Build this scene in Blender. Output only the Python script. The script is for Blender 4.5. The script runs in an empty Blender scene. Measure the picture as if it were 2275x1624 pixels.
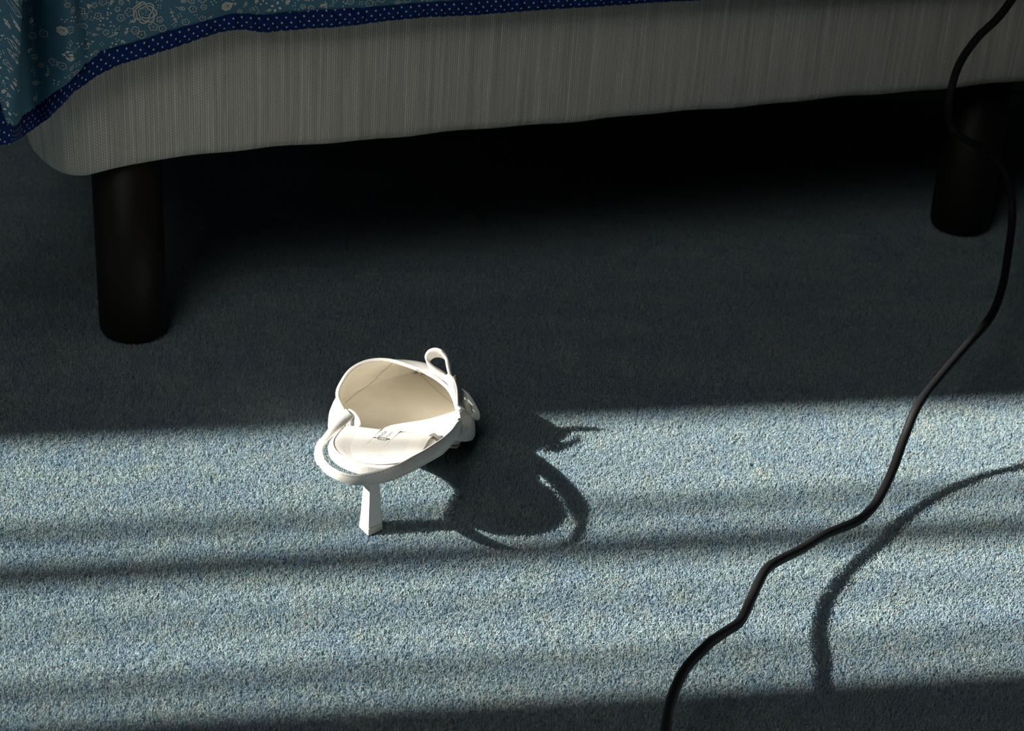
import bpy, bmesh, math, random
import numpy as np
from mathutils import Vector, Matrix

random.seed(7); rng = np.random.default_rng(11)
S = bpy.context.scene
COL = S.collection

# ------------------------------------------------------------------ camera
W, H = 2275, 1624
F = 4800.0; TH = math.radians(29); ROLL = math.radians(3.0); CH = .784
fwd = np.array([0, math.cos(TH), -math.sin(TH)]); rt = np.array([1., 0, 0]); up = np.cross(rt, fwd)
cR = math.cos(ROLL)*rt + math.sin(ROLL)*up
cU = -math.sin(ROLL)*rt + math.cos(ROLL)*up
CAM = np.array([0, 0, CH])
cam = bpy.data.cameras.new('camera'); co = bpy.data.objects.new('camera', cam); COL.objects.link(co)
m = Matrix(((cR[0], cU[0], -fwd[0], 0), (cR[1], cU[1], -fwd[1], 0), (cR[2], cU[2], -fwd[2], CH), (0, 0, 0, 1)))
co.matrix_world = m
cam.sensor_width = 36; cam.lens = F/W*36; cam.clip_start = .01
cam.dof.use_dof = True; cam.dof.focus_distance = 1.40; cam.dof.aperture_fstop = 16
S.camera = co

# ------------------------------------------------------------------ light
SUN_AZ = math.radians(10.3); COT = 1.74
sd = np.array([math.cos(SUN_AZ), math.sin(SUN_AZ), 0]); sn = np.array([-math.sin(SUN_AZ), math.cos(SUN_AZ), 0])
w = bpy.data.worlds.new('World'); S.world = w; w.use_nodes = True
bg = w.node_tree.nodes['Background']; bg.inputs[0].default_value = (.62, .78, 1, 1); bg.inputs[1].default_value = 1.5
sl = bpy.data.lights.new('sun', 'SUN'); sl.energy = 15.0; sl.angle = math.radians(.53); sl.color = (1, .96, .88)
so = bpy.data.objects.new('sun', sl); COL.objects.link(so)
sdir = Vector((sd[0]*COT, sd[1]*COT, -1)).normalized()
so.rotation_euler = sdir.to_track_quat('-Z', 'Y').to_euler()
BA = math.radians(20.1)
e1 = np.array([math.cos(BA), math.sin(BA), 0]); e2 = np.array([-math.sin(BA), math.cos(BA), 0]); ez = np.array([0, 0, 1.])
def uv(u, v, z=0): return e1*u + e2*v + ez*z
def area(name, u, v, z, look, sx, sy, en, col):
    a = bpy.data.lights.new(name, 'AREA'); a.shape = 'RECTANGLE'; a.size = sx; a.size_y = sy; a.energy = en; a.color = col
    o = bpy.data.objects.new(name, a); COL.objects.link(o)
    p = Vector(uv(u, v, z)); o.location = p
    o.rotation_euler = (Vector(look) - p).to_track_quat('-Z', 'Y').to_euler()
WU = -3.0                                   # the window wall
area('fill_left', -.75, .15, 1.95, uv(.0, .85, 0), 1.1, 1.1, 8.8, (1, .985, .94))  # added fill lamp inside the room, lifts the bed side and shaded carpet
S.view_settings.view_transform = 'Standard'; S.view_settings.look = 'None'
S.view_settings.exposure = 0.0; S.view_settings.gamma = 1.0; S.view_settings.use_curve_mapping = False

# ------------------------------------------------------------------ helpers
def ray(x, y): return fwd + cR*(x-W/2)/F - cU*(y-H/2)/F
def onz(x, y, z=0.):
    d = ray(x, y); return CAM + d*(z-CH)/d[2]
def onplane(x, y, P, n):
    d = ray(x, y); return CAM + d*((np.asarray(P)-CAM) @ n)/(d @ n)
def tag(o, label=None, cat=None, group=None, kind=None):
    if label: o['label'] = label
    if cat: o['category'] = cat
    if group: o['group'] = group
    if kind: o['kind'] = kind
    return o
def obj(name, V, Fc, mat, parent=None, smooth=True, uvs=None):
    me = bpy.data.meshes.new(name); me.from_pydata([tuple(map(float, v)) for v in V], [], Fc); me.update()
    if uvs is not None:
        L = me.uv_layers.new(name='UVMap')
        for lp in me.loops: L.data[lp.index].uv = uvs[lp.vertex_index]
    if smooth: me.polygons.foreach_set('use_smooth', [True]*len(me.polygons))
    if mat: me.materials.append(mat)
    o = bpy.data.objects.new(name, me); COL.objects.link(o)
    if parent: o.parent = parent
    return o
def empty(name, label, cat, loc=(0, 0, 0), group=None):
    o = bpy.data.objects.new(name, None); COL.objects.link(o); o.location = tuple(map(float, loc)); o.empty_display_size = .05
    return tag(o, label, cat, group)
def setparent(o, p):
    o.parent = p; o.matrix_parent_inverse = Matrix.Translation(-Vector(p.location))
def part(name, V, Fc, mat, p, smooth=True, uvs=None):
    base = np.array(p.matrix_world.translation) if p.type != 'EMPTY' else np.array(p.location)
    q = p
    off = np.zeros(3)
    while q is not None:
        off += np.array(q.location); q = q.parent
    o = obj(name, [np.asarray(v)-off for v in V], Fc, mat, p, smooth, uvs); return o
def fixn(o):
    bm = bmesh.new(); bm.from_mesh(o.data); bmesh.ops.recalc_face_normals(bm, faces=bm.faces); bm.to_mesh(o.data); bm.free(); return o
def grid(n, m, closed_u=False, closed_v=False, flip=False, off=0):
    Fs = []
    for i in range(n if closed_u else n-1):
        for j in range(m if closed_v else m-1):
            a = off+i*m+j; b = off+((i+1) % n)*m+j; c = off+((i+1) % n)*m+(j+1) % m; d = off+i*m+(j+1) % m
            Fs.append((a, d, c, b) if flip else (a, b, c, d))
    return Fs
def cr(P, n):                                # Catmull-Rom resample, n samples in all
    P = np.asarray(P, float); Q = np.vstack([2*P[0]-P[1], P, 2*P[-1]-P[-2]]); k = len(P)-1
    out = []
    for t in np.linspace(0, k, n):
        i = min(int(t), k-1); f = t-i; a, b, c, d = Q[i:i+4]
        out.append(.5*((2*b)+(-a+c)*f+(2*a-5*b+4*c-d)*f*f+(-a+3*b-3*c+d)*f**3))
    return np.array(out)
def tube(P, r, k=10, cap=True):
    P = np.asarray(P, float); n = len(P); r = np.broadcast_to(r, n)
    T = np.gradient(P, axis=0); T /= np.linalg.norm(T, axis=1)[:, None]
    N = np.cross(T[0], [0.3, .2, 1.]); N /= np.linalg.norm(N); V = []
    for i in range(n):
        N = N - T[i]*(N @ T[i]); N /= np.linalg.norm(N); B = np.cross(T[i], N)
        for j in range(k):
            a = 2*math.pi*j/k; V.append(P[i]+r[i]*(math.cos(a)*N+math.sin(a)*B))
    Fs = grid(n, k, closed_v=True)
    if cap: Fs += [tuple(range(k))[::-1], tuple((n-1)*k+j for j in range(k))]
    return V, Fs
def boxVF(c, ax, ay, az, hx, hy, hz):
    V = [np.asarray(c)+ax*hx*i+ay*hy*j+az*hz*k for i in (-1, 1) for j in (-1, 1) for k in (-1, 1)]
    return V, [(0, 1, 3, 2), (4, 6, 7, 5), (0, 4, 5, 1), (2, 3, 7, 6), (0, 2, 6, 4), (1, 5, 7, 3)]
def bevel(o, wd, seg=3):
    b = o.modifiers.new('bevel', 'BEVEL'); b.width = wd; b.segments = seg; b.limit_method = 'ANGLE'; return o

# ------------------------------------------------------------------ materials
def mat(name, col, rough=.6, spec=.5, **kw):
    m = bpy.data.materials.new(name); m.use_nodes = True; nt = m.node_tree; b = nt.nodes['Principled BSDF']
    b.inputs['Base Color'].default_value = (*col, 1); b.inputs['Roughness'].default_value = rough
    b.inputs['Specular IOR Level'].default_value = spec
    for k, v in kw.items(): b.inputs[k].default_value = v
    return m, nt, b
def nd(nt, t, **kw):
    n = nt.nodes.new(t)
    for k, v in kw.items():
        if k.startswith('i_'): n.inputs[k[2:].replace('_', ' ')].default_value = v
        else: setattr(n, k, v)
    return n
def mth(nt, op, a, b=None, c=None):
    n = nt.nodes.new('ShaderNodeMath'); n.operation = op
    for i, x in enumerate((a, b, c)):
        if x is None: continue
        if isinstance(x, (int, float)): n.inputs[i].default_value = x
        else: nt.links.new(x, n.inputs[i])
    return n.outputs[0]
def noise(nt, vec, scale, detail=3, rough=.6):
    n = nd(nt, 'ShaderNodeTexNoise'); n.inputs['Scale'].default_value = scale; n.inputs['Detail'].default_value = detail; n.inputs['Roughness'].default_value = rough
    if vec is not None: nt.links.new(vec, n.inputs['Vector'])
    return n.outputs['Fac']
def ramp(nt, fac, stops):
    r = nd(nt, 'ShaderNodeValToRGB'); e = r.color_ramp.elements
    while len(e) < len(stops): e.new(.5)
    for k, (p, c) in enumerate(stops): e[k].position = p; e[k].color = (*c, 1)
    nt.links.new(fac, r.inputs[0]); return r.outputs[0]
def mix(nt, f, a, b, mode='MIX'):
    n = nd(nt, 'ShaderNodeMix', data_type='RGBA', blend_type=mode)
    for i, x in ((0, f), (6, a), (7, b)):
        if isinstance(x, (int, float)): n.inputs[i].default_value = x
        elif isinstance(x, tuple): n.inputs[i].default_value = (*x, 1)
        else: nt.links.new(x, n.inputs[i])
    return n.outputs[2]
def bump(nt, b, h, strength, dist):
    n = nd(nt, 'ShaderNodeBump'); n.inputs['Strength'].default_value = strength; n.inputs['Distance'].default_value = dist
    nt.links.new(h, n.inputs['Height']); nt.links.new(n.outputs[0], b.inputs['Normal'])
def pos(nt): return nd(nt, 'ShaderNodeNewGeometry').outputs['Position']
def scaled(nt, vec, s, rotz=0):
    n = nd(nt, 'ShaderNodeMapping'); n.inputs['Scale'].default_value = s; n.inputs['Rotation'].default_value = (0, 0, rotz)
    nt.links.new(vec, n.inputs['Vector']); return n.outputs[0]

# carpet: strands in teal, slate, grey green and a few beige ones, plus the woven ground below
CARPET_MULT = 1.0
def carpet(name, strands):
    m, nt, b = mat(name, (.2, .3, .35), .9, .15)
    P = pos(nt)
    if strands: rnd = nd(nt, 'ShaderNodeHairInfo').outputs['Random']
    else: rnd = noise(nt, P, 900, 1)
    c = ramp(nt, rnd, [(0, (.19, .265, .31)), (.3, (.265, .35, .395)), (.62, (.335, .42, .46)), (.86, (.41, .475, .49)), (.95, (.56, .57, .51)), (1, (.60, .53, .44))])
    patch = noise(nt, scaled(nt, P, (1, 1, 0)), 38, 3, .6)
    patch2 = noise(nt, scaled(nt, P, (4, 14, 0), -.18), 1.6, 4, .6)
    c = mix(nt, 1, c, ramp(nt, patch, [(.3, (.84, .92, 1.0)), (.7, (1.04, 1.02, .95))]), 'MULTIPLY')
    c = mix(nt, 1, c, ramp(nt, patch2, [(.3, (.86, .90, .96)), (.7, (1.08, 1.08, 1.05))]), 'MULTIPLY')
    if not strands: c = mix(nt, 1, c, (.7, .7, .7), 'MULTIPLY')
    nt.links.new(c, b.inputs['Base Color']); return m
M_pile = carpet('carpet_strand', True); M_ground = carpet('carpet_ground', False)

def leather(name, col, rough=.42, wear=True, grain=.25):
    m, nt, b = mat(name, col, rough, .45)
    P = pos(nt); n1 = noise(nt, P, 900, 4); n2 = noise(nt, P, 45, 5, .7)
    bump(nt, b, n1, grain, .0004)
    if wear:
        c = mix(nt, 1, col, ramp(nt, n2, [(.3, (.93, .91, .87)), (.55, (1, 1, 1))]), 'MULTIPLY'); nt.links.new(c, b.inputs['Base Color'])
    return m
M_white = leather('white_leather', (.80, .785, .75)); M_lining = leather('cream_lining', (.80, .765, .69), .6, True, .15)
M_insole = leather('insole_leather', (.80, .765, .72), .4); M_edge = leather('raw_leather_edge', (.62, .58, .52), .7)
M_heel = leather('glossy_heel', (.80, .78, .75), .2, False, .05); M_tip = mat('heel_tip', (.74, .68, .58), .5)[0]
M_ink = mat('grey_ink', (.09, .085, .085), .6)[0]; M_crease = mat('crease_brown', (.46, .41, .34), .8)[0]
M_thread = mat('grey_thread', (.42, .44, .48), .7)[0]; M_shade = leather('shade_grey_leather', (.20, .195, .185), .45, False)  # grey leather is the white leather with shade put into its colour
M_patch = leather('label_leather', (.74, .69, .65), .5, False)
M_sole = mat('tan_sole', (.5, .38, .28), .6)[0]

def fabric_bed():
    m, nt, b = mat('woven_bed_fabric', (.2, .2, .2), .95, .1)
    uvn = nd(nt, 'ShaderNodeUVMap').outputs[0]
    sx = nd(nt, 'ShaderNodeSeparateXYZ'); nt.links.new(uvn, sx.inputs[0]); u, v = sx.outputs[0], sx.outputs[1]
    streak = noise(nt, scaled(nt, uvn, (620, 7, 1)), 1, 3, .7)
    slub = noise(nt, scaled(nt, uvn, (650, 22, 1)), 1, 2, .5)
    wv = mth(nt, 'MULTIPLY_ADD', mth(nt, 'COSINE', mth(nt, 'MULTIPLY', u, 2*math.pi/.0017)), .5, .5)
    row = mth(nt, 'MULTIPLY_ADD', mth(nt, 'COSINE', mth(nt, 'ADD', mth(nt, 'MULTIPLY', v, 2*math.pi/.0021), mth(nt, 'MULTIPLY', mth(nt, 'ROUND', mth(nt, 'DIVIDE', u, .0017)), 2.4))), .5, .5)
    weave = mth(nt, 'MULTIPLY', wv, mth(nt, 'MULTIPLY_ADD', row, .75, .25))
    band = ramp(nt, noise(nt, scaled(nt, uvn, (260, 5, 1)), 1, 2, .6), [(.38, (.3, .3, .3)), (.62, (1, 1, 1))])
    weave = mth(nt, 'ADD', mth(nt, 'MULTIPLY', mth(nt, 'MULTIPLY', weave, band), .7), mth(nt, 'MULTIPLY', noise(nt, uvn, 1100, 3, .7), .62))
    c = ramp(nt, weave, [(.2, (.38, .36, .325)), (.9, (.95, .915, .84))])
    c = mix(nt, 1, c, ramp(nt, streak, [(.3, (.76, .75, .75)), (.55, (1, .985, .965)), (.75, (1.22, 1.21, 1.18))]), 'MULTIPLY')
    c = mix(nt, 1, c, ramp(nt, slub, [(.62, (1, 1, 1)), (.76, (1.35, 1.35, 1.33))]), 'MULTIPLY')
    nt.links.new(c, b.inputs['Base Color']); bump(nt, b, weave, .6, .0006); return m
M_bed = fabric_bed()
M_leg = mat('black_brown_lacquer', (.012, .010, .008), .5, .25)[0]
M_blackcloth = mat('black_under_cloth', (.01, .01, .01), .9, .1)[0]
M_mattress = mat('mattress_ticking', (.5, .5, .48), .9)[0]
def quilt_mat():
    m, nt, b = mat('teal_quilt_cotton', (.06, .16, .22), .9, .15)
    P = pos(nt); c = mix(nt, noise(nt, P, 900, 2), (.068, .175, .255), (.11, .25, .345)); nt.links.new(c, b.inputs['Base Color'])
    bump(nt, b, noise(nt, P, 120, 4), .35, .002); return m
M_quilt = quilt_mat(); M_print = mat('ivory_print', (.85, .85, .76), .9, .1)[0]
def border_mat():
    m, nt, b = mat('navy_dotted_cotton', (.005, .02, .1), .85, .15)
    uvn = nd(nt, 'ShaderNodeUVMap').outputs[0]; sx = nd(nt, 'ShaderNodeSeparateXYZ'); nt.links.new(uvn, sx.inputs[0]); u, v = sx.outputs[0], sx.outputs[1]
    px, py = .0064, .0064
    def lat(ou, ov):
        a = mth(nt, 'MULTIPLY', mth(nt, 'SUBTRACT', mth(nt, 'FRACT', mth(nt, 'ADD', mth(nt, 'DIVIDE', u, px), ou)), .5), px)
        c = mth(nt, 'MULTIPLY', mth(nt, 'SUBTRACT', mth(nt, 'FRACT', mth(nt, 'ADD', mth(nt, 'DIVIDE', v, py), ov)), .5), py)
        return mth(nt, 'SQRT', mth(nt, 'ADD', mth(nt, 'MULTIPLY', a, a), mth(nt, 'MULTIPLY', c, c)))
    d = mth(nt, 'MINIMUM', lat(0, .25), lat(.5, .75)); dot = mth(nt, 'LESS_THAN', d, .00062)
    c = mix(nt, dot, (.005, .024, .125), (.62, .68, .74)); nt.links.new(c, b.inputs['Base Color'])
    bump(nt, b, noise(nt, pos(nt), 260, 3), .3, .001); return m
M_border = border_mat(); M_cable = mat('black_cable', (.008, .008, .009), .65, .2)[0]
M_plaster = mat('dark_plaster', (.16, .155, .15), .9)[0]; M_curtain = mat('grey_curtain', (.10, .10, .105), .95)[0]
M_frame = mat('window_paint', (.5, .5, .48), .5)[0]

# ------------------------------------------------------------------ the room
FZ = -.004
def slab(name, u0, u1, v0, v1, z0, z1, mt, kind='structure', parent=None):
    V, Fs = boxVF(uv((u0+u1)/2, (v0+v1)/2, (z0+z1)/2), e1, e2, ez, (u1-u0)/2, (v1-v0)/2, (z1-z0)/2)
    o = obj(name, V, Fs, mt, parent, False)
    if kind: o['kind'] = kind
    return fixn(o)
U1, V0, V1, ZC = 2.6, -1.3, 3.6, 2.6
slab('floor', WU-.2, U1+.1, V0-.1, V1+.1, FZ-.1, FZ, M_ground)
slab('ceiling', WU-.2, U1+.1, V0-.1, V1+.1, ZC, ZC+.1, M_plaster)
slab('wall_right', U1, U1+.1, V0, V1, FZ, ZC, M_plaster)
slab('wall_back', WU, U1, V1, V1+.1, FZ, ZC, M_plaster)
slab('wall_front', WU, U1, V0-.1, V0, FZ, ZC, M_plaster)
# where the planes of the light gap meet the window wall
def wallv(q):
    # p = t*sd + q*sn with p.e1 = WU
    t = (WU - q*(sn @ e1))/(sd @ e1); p = t*sd+q*sn; return p @ e2
qa, qb = .998, 1.308
va, vb = wallv(qa), wallv(qb); OA, OB = va-.45, vb+.45; ZT = 2.4
wl = slab('wall_left', WU-.1, WU, V0, OA, FZ, ZC, M_plaster)
for k, (a, b_, z0, z1) in enumerate(((OB, V1, FZ, ZC), (OA, OB, ZT, ZC), (OA, OB, FZ, .95))):
    slab('wall_left', WU-.1, WU, a, b_, z0, z1, M_plaster)
fr = slab('window_1', WU-.07, WU-.03, OA, OA+.05, FZ, ZT, M_frame)
slab('window_frame', WU-.07, WU-.03, OB-.05, OB, FZ, ZT, M_frame, None, fr)
slab('window_frame', WU-.07, WU-.03, OA, OB, ZT-.05, ZT, M_frame, None, fr)
for q, wd in ((1.2035, .015), (1.157, .027), (1.036, .014), (1.098, .003)):
    v = wallv(q); slab('glazing_bar', WU-.06, WU-.045, v-wd/2, v+wd/2, FZ, ZT, M_frame, None, fr)
def curtain(v0, v1, label):
    V = []; n = 60
    for i in range(n):
        t = i/(n-1); v = v0+(v1-v0)*t
        for z in (.0, .8, 1.6, 2.4): V.append(uv(WU+.05+.03*math.sin(t*(v1-v0)*55)*(0 if i in (0, n-1) else 1), v, z))
    o = obj('curtain', V, grid(n, 4), M_curtain); s = o.modifiers.new('thick', 'SOLIDIFY'); s.thickness = .004
    tag(o, label, 'curtain')
# light passing the curtain plane (WU+.05) rather than the wall plane
def curtv(q):
    t = (WU+.05 - q*(sn @ e1))/(sd @ e1); p = t*sd+q*sn; return p @ e2
curtain(OA-.12, curtv(qa), 'grey curtain drawn over the nearer half of the tall window')
curtain(curtv(qb), OB+.12, 'grey curtain drawn over the bed side half of the tall window')

# ------------------------------------------------------------------ carpet pile
N = 2300000
x = rng.uniform(-.60, .72, N); y = rng.uniform(.80, 2.0, N)
keep = (rng.random(N) < np.clip(1.25-(y-1.25)*.55, .5, 1)) & (np.abs(x-.03) < .50+.25*(y-.8))
x = x[keep]; y = y[keep]; n = len(x)
L = rng.uniform(.0028, .0042, n); az = rng.uniform(0, 2*np.pi, n); lean = rng.uniform(.0, .8, n)
P = np.zeros((n, 3, 3), np.float32)
for k, t in enumerate((0, .55, 1.)):
    h = t*L*np.cos(lean*.8); d = (t**1.6)*L*np.sin(lean)
    P[:, k, 0] = x+d*np.cos(az); P[:, k, 1] = y+d*np.sin(az); P[:, k, 2] = FZ+h
hc = bpy.data.hair_curves.new('carpet_pile'); hc.add_curves([3]*n)
hc.attributes['position'].data.foreach_set('vector', P.ravel())
rad = np.tile(np.array([.00014, .00014, .00010], np.float32), n)
ra = hc.attributes.get('radius') or hc.attributes.new('radius', 'FLOAT', 'POINT'); ra.data.foreach_set('value', rad)
hc.materials.append(M_pile)
pile = bpy.data.objects.new('carpet_pile', hc); COL.objects.link(pile)
tag(pile, 'short cut pile of the blue grey fitted carpet', 'carpet', kind='stuff')

# ------------------------------------------------------------------ bed
E0 = onz(150, 380, .15); E0[2] = 0
EU, EV = E0 @ e1, E0 @ e2                    # bottom left corner of the front face
BU0 = EU-.021; BW = .86; BL = 1.9; BZ0, BZ1 = .15, .335
bed = empty('bed', 'grey upholstered box bed on round black legs with a quilt over its corner', 'bed', uv(BU0+BW/2, EV+.5, 0))
def bed_shell():
    # rounded box: perimeter (u,v) with rounded corners x vertical profile with rolled lower edge
    per = []; r = .042
    def corner(cu, cv, a0):
        for k in range(9):
            a = a0+math.pi/2*k/8; per.append((cu+r*math.cos(a), cv+r*math.sin(a)))
    corner(BU0+r, EV+r, math.pi)
    for k in range(1, 60): per.append((BU0+r+(BW-2*r)*k/60, EV))
    corner(BU0+BW-r, EV+r, 1.5*math.pi)
    for k in range(1, 30): per.append((BU0+BW, EV+r+(BL-2*r)*k/30))
    corner(BU0+BW-r, EV+BL-r, 0); corner(BU0+r, EV+BL-r, .5*math.pi)
    for k in range(1, 40): per.append((BU0, EV+BL-r-(BL-2*r)*k/40))
    per = np.array(per); nP = len(per); T = np.roll(per, -1, 0)-np.roll(per, 1, 0); T /= np.linalg.norm(T, axis=1)[:, None]
    Nn = np.stack([T[:, 1], -T[:, 0]], 1)
    s = np.concatenate([[0], np.cumsum(np.linalg.norm(np.roll(per, -1, 0)-per, axis=1))])[:nP]
    prof = []
    for k in range(7):
        a = math.pi/2*k/6; prof.append((-.011*(1-math.sin(a)) - (0), .011*(1-math.cos(a))))
    prof = [(-.03, 0.0)] + prof + [(.0015, .04), (.003, .08), (.003, .12), (.001, .17), (0, BZ1-BZ0-.008), (-.008, BZ1-BZ0)]
    V = []; U = []
    pl = np.concatenate([[0], np.cumsum([math.dist(prof[i], prof[i+1]) for i in range(len(prof)-1)])])
    for i in range(nP):
        ds = np.hypot(per[i, 0]-(BU0+.026), per[i, 1]-(EV+.004))
        sag = .010*math.exp(-(ds/.038)**2)
        for j, (o_, z) in enumerate(prof):
            wob = .0006*math.sin(s[i]*41)*(1 if j < 8 else 0)+.0005*math.sin(s[i]*97+1)*(1 if j < 8 else 0)
            p = per[i]+Nn[i]*o_; V.append(uv(p[0], p[1], BZ0+z-sag*max(0, 1-z/.03)+wob)); U.append((s[i], pl[j]))
    return V, grid(nP, len(prof), closed_u=True), U
V, Fs, U = bed_shell(); base = part('upholstered_base', V, Fs, M_bed, bed, True, U); fixn(base)
tag(base, 'light grey woven fabric side of the bed base')
# folded tuck of cloth under the corner
P_ = [onz(x_, y_, .147) for x_, y_ in ((168, 377), (185, 374), (205, 371), (222, 367))]
V, Fs = tube(cr(P_, 14), np.linspace(.0032, .0012, 14), 8); part('corner_tuck', V, Fs, M_bed, bed, True, [(i*.002, 0) for i in range(len(V))])
V, Fs = boxVF(uv(BU0+BW/2, EV+BL/2, BZ0+.006), e1, e2, ez, BW/2-.02, BL/2-.02, .003); part('under_cloth', V, Fs, M_blackcloth, bed, False)
V, Fs = boxVF(uv(BU0+BW/2, EV+BL/2, BZ1+.0), e1, e2, ez, BW/2-.006, BL/2-.006, .012); part('top_panel', V, Fs, M_bed, bed, False, [(0, 0)]*8)
V, Fs = boxVF(uv(BU0+BW/2, EV+BL/2, BZ1+.085), e1, e2, ez, BW/2-.012, BL/2-.012, .075)
bevel(part('mattress', V, Fs, M_mattress, bed, True), .03, 4)
def leg(c, r):
    prof = [(0, -.004), (r-.005, -.004), (r-.0015, -.0015), (r, .003), (r, .02), (r*1.0, .15), (0, .15)]
    V = []; k = 40
    for j in range(k):
        a = 2*math.pi*j/k
        for (q, z) in prof: V.append(np.array([c[0]+q*math.cos(a), c[1]+q*math.sin(a), z+.003]))
    return V, grid(k, len(prof), closed_u=True)
LC = onz(297, 732); RC = onz(2130, 500)
LU, LV = LC @ e1, LC @ e2; RU, RV = RC @ e1, RC @ e2
for c in (LC, RC, uv(LU, LV+1.75), uv(RU, RV+1.75)):
    V, Fs = leg(c, .0255); fixn(part('leg', V, Fs, M_leg, bed))

# ------------------------------------------------------------------ quilt over the corner
nout = -e2; P0 = uv(EU, EV, 0)
yb = np.array([(-260, 420), (-120, 372), (-40, 344), (0, 332), (30, 318), (52, 305), (80, 286), (108, 265), (135, 238), (160, 209), (188, 190), (215, 172), (240, 159), (262, 147), (315, 131), (369, 114), (408, 101), (446, 87), (470, 79), (492, 73), (515, 69), (535, 68), (560, 71), (585, 75), (640, 70), (700, 65), (735, 64), (790, 58), (854, 49), (946, 40), (1052, 36), (1140, 29), (1240, 22), (1315, 18), (1447, 8), (1605, 1), (1750, -4), (1900, -12), (2100, -24), (2350, -45)], float)
yt = np.array([(-260, 250), (-120, 215), (-40, 190), (0, 185), (6, 215), (12, 250), (18, 272), (40, 258), (77, 231), (106, 207), (135, 181), (160, 161), (185, 143), (206, 125), (228, 108), (268, 98), (308, 89), (343, 77), (378, 65), (420, 50), (462, 35), (500, 26), (523, 23), (555, 27), (585, 31), (640, 24), (700, 18), (854, 6), (946, -1), (1052, -8), (1140, -14), (1315, -26), (1447, -36), (1605, -44), (1900, -58), (2350, -90)], float)
YB = lambda x: np.interp(x, yb[:, 0], yb[:, 1])
YT = lambda x: np.interp(x, yt[:, 0], yt[:, 1])
g = lambda x, c, s: math.exp(-((x-c)/s)**2)
def sstep(x, a, b):
    t = min(1, max(0, (x-a)/(b-a))); return t*t*(3-2*t)
def doff(x, h):
    d = .012+.010*sstep(x, 100, 190)-.007*sstep(x, 260, 500)
    d += .052*(1-sstep(x, 22+26*max(0, min(1, (h-.0)/.12)), 50+10*max(0, min(1, h/.12))))-.016*g(x, 82, 20)      # the proud left fold
    k = max(0, min(1, h/.03))
    d += .012*g(x, 150, 30)*k + .006*g(x, 455, 50)*k - .008*g(x, 600, 60)*k + .007*g(x, 800, 90)*k + .004*math.sin(x/70)*k
    seam = 200-25*min(1, h/.05)+0*x
    d -= .005*g(x, 182+10*math.sin(h*60)+150*max(0, h-.045), 5)*k
    return d
def rip(x): return .0010*math.sin(x/7.3+1.3*math.sin(x/23))+.0007*math.sin(x/3.9+2*math.sin(x/31))
def col_base(x):
    d = doff(x, 0); return onplane(x, YB(x), P0+nout*d, nout), d
def btop(x):                                 # height of the top of the border above the hem
    b, d = col_base(x); q = onplane(x, YT(x), P0+nout*d, nout); return max(.006, q[2]-b[2])
def qpt(x, h, lift=0.):
    b, d = col_base(x); return b+ez*h+nout*(doff(x, h)-d+lift)
quilt = empty('quilt', 'blue floral quilt with navy dotted border hanging over the bed corner', 'quilt', uv(BU0+.1, EV-.02, .4))
XS = np.concatenate([np.arange(-260, 700, 4), np.arange(700, 2351, 12)]); HTOP = .50
V = []; m_ = 46
for x_ in XS:
    b, d = col_base(x_); h0 = btop(x_)-.0015; ht = HTOP+.0-b[2]
    for j in range(m_):
        if j < 34:
            h = h0+(ht-h0)*(j/33)**1.3
            p = qpt(x_, h, .0015+.003*(1-math.exp(-(h-h0)/.008)))
            z = p[2]; u = p @ e1
            if u < BU0: p = p+e1*(BU0-u)*sstep(z, .32, HTOP)
        else:
            a = (j-33)/12; last = V[-1] if j > 34 else V[-1]
            if j == 34: top = V[-1]
            uu = top @ e1; vv = top @ e2
            p = uv(uu, vv+(.02+.55*a**1.4 if a > 0 else 0), HTOP+.008*math.sin(min(1, a*3)*math.pi/2))
        V.append(p)
pan = part('quilted_panel', V, grid(len(XS), m_), M_quilt, quilt)
s_ = pan.modifiers.new('thick', 'SOLIDIFY'); s_.thickness = .004; s_.offset = -1
tag(pan, 'faded blue cotton printed with ivory flowers')
# border
XB = np.concatenate([np.arange(-260, 900, 2.0), np.arange(900, 2351, 4)]); hem = np.array([col_base(x_)[0] for x_ in XB])
arc = np.concatenate([[0], np.cumsum(np.linalg.norm(np.diff(hem, axis=0), axis=1))])
V = []; U = []; nb = 11
for i, x_ in enumerate(XB):
    h1 = btop(x_); sl_ = math.hypot(1, np.gradient(YB(np.array([x_-4., x_+4.])))[0]/8) if True else 1
    cosn = 1/sl_
    for j in range(nb):
        t = j/(nb-1); a = math.pi*(t)
        puff = .0045*math.sin(a)**.6 if 0 < t < 1 else 0
        p = qpt(x_, h1*t, puff+rip(x_+18*t)*math.sin(a)-(.004 if j == 0 else 0)); p = p-ez*(0 if j else -.001)
        V.append(p); U.append((arc[i], h1*t*cosn))
bd = part('dotted_border', V, grid(len(XB), nb), M_border, quilt, True, U)
s_ = bd.modifiers.new('thick', 'SOLIDIFY'); s_.thickness = .003; s_.offset = -1
tag(bd, 'navy border with small white dots')

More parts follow.
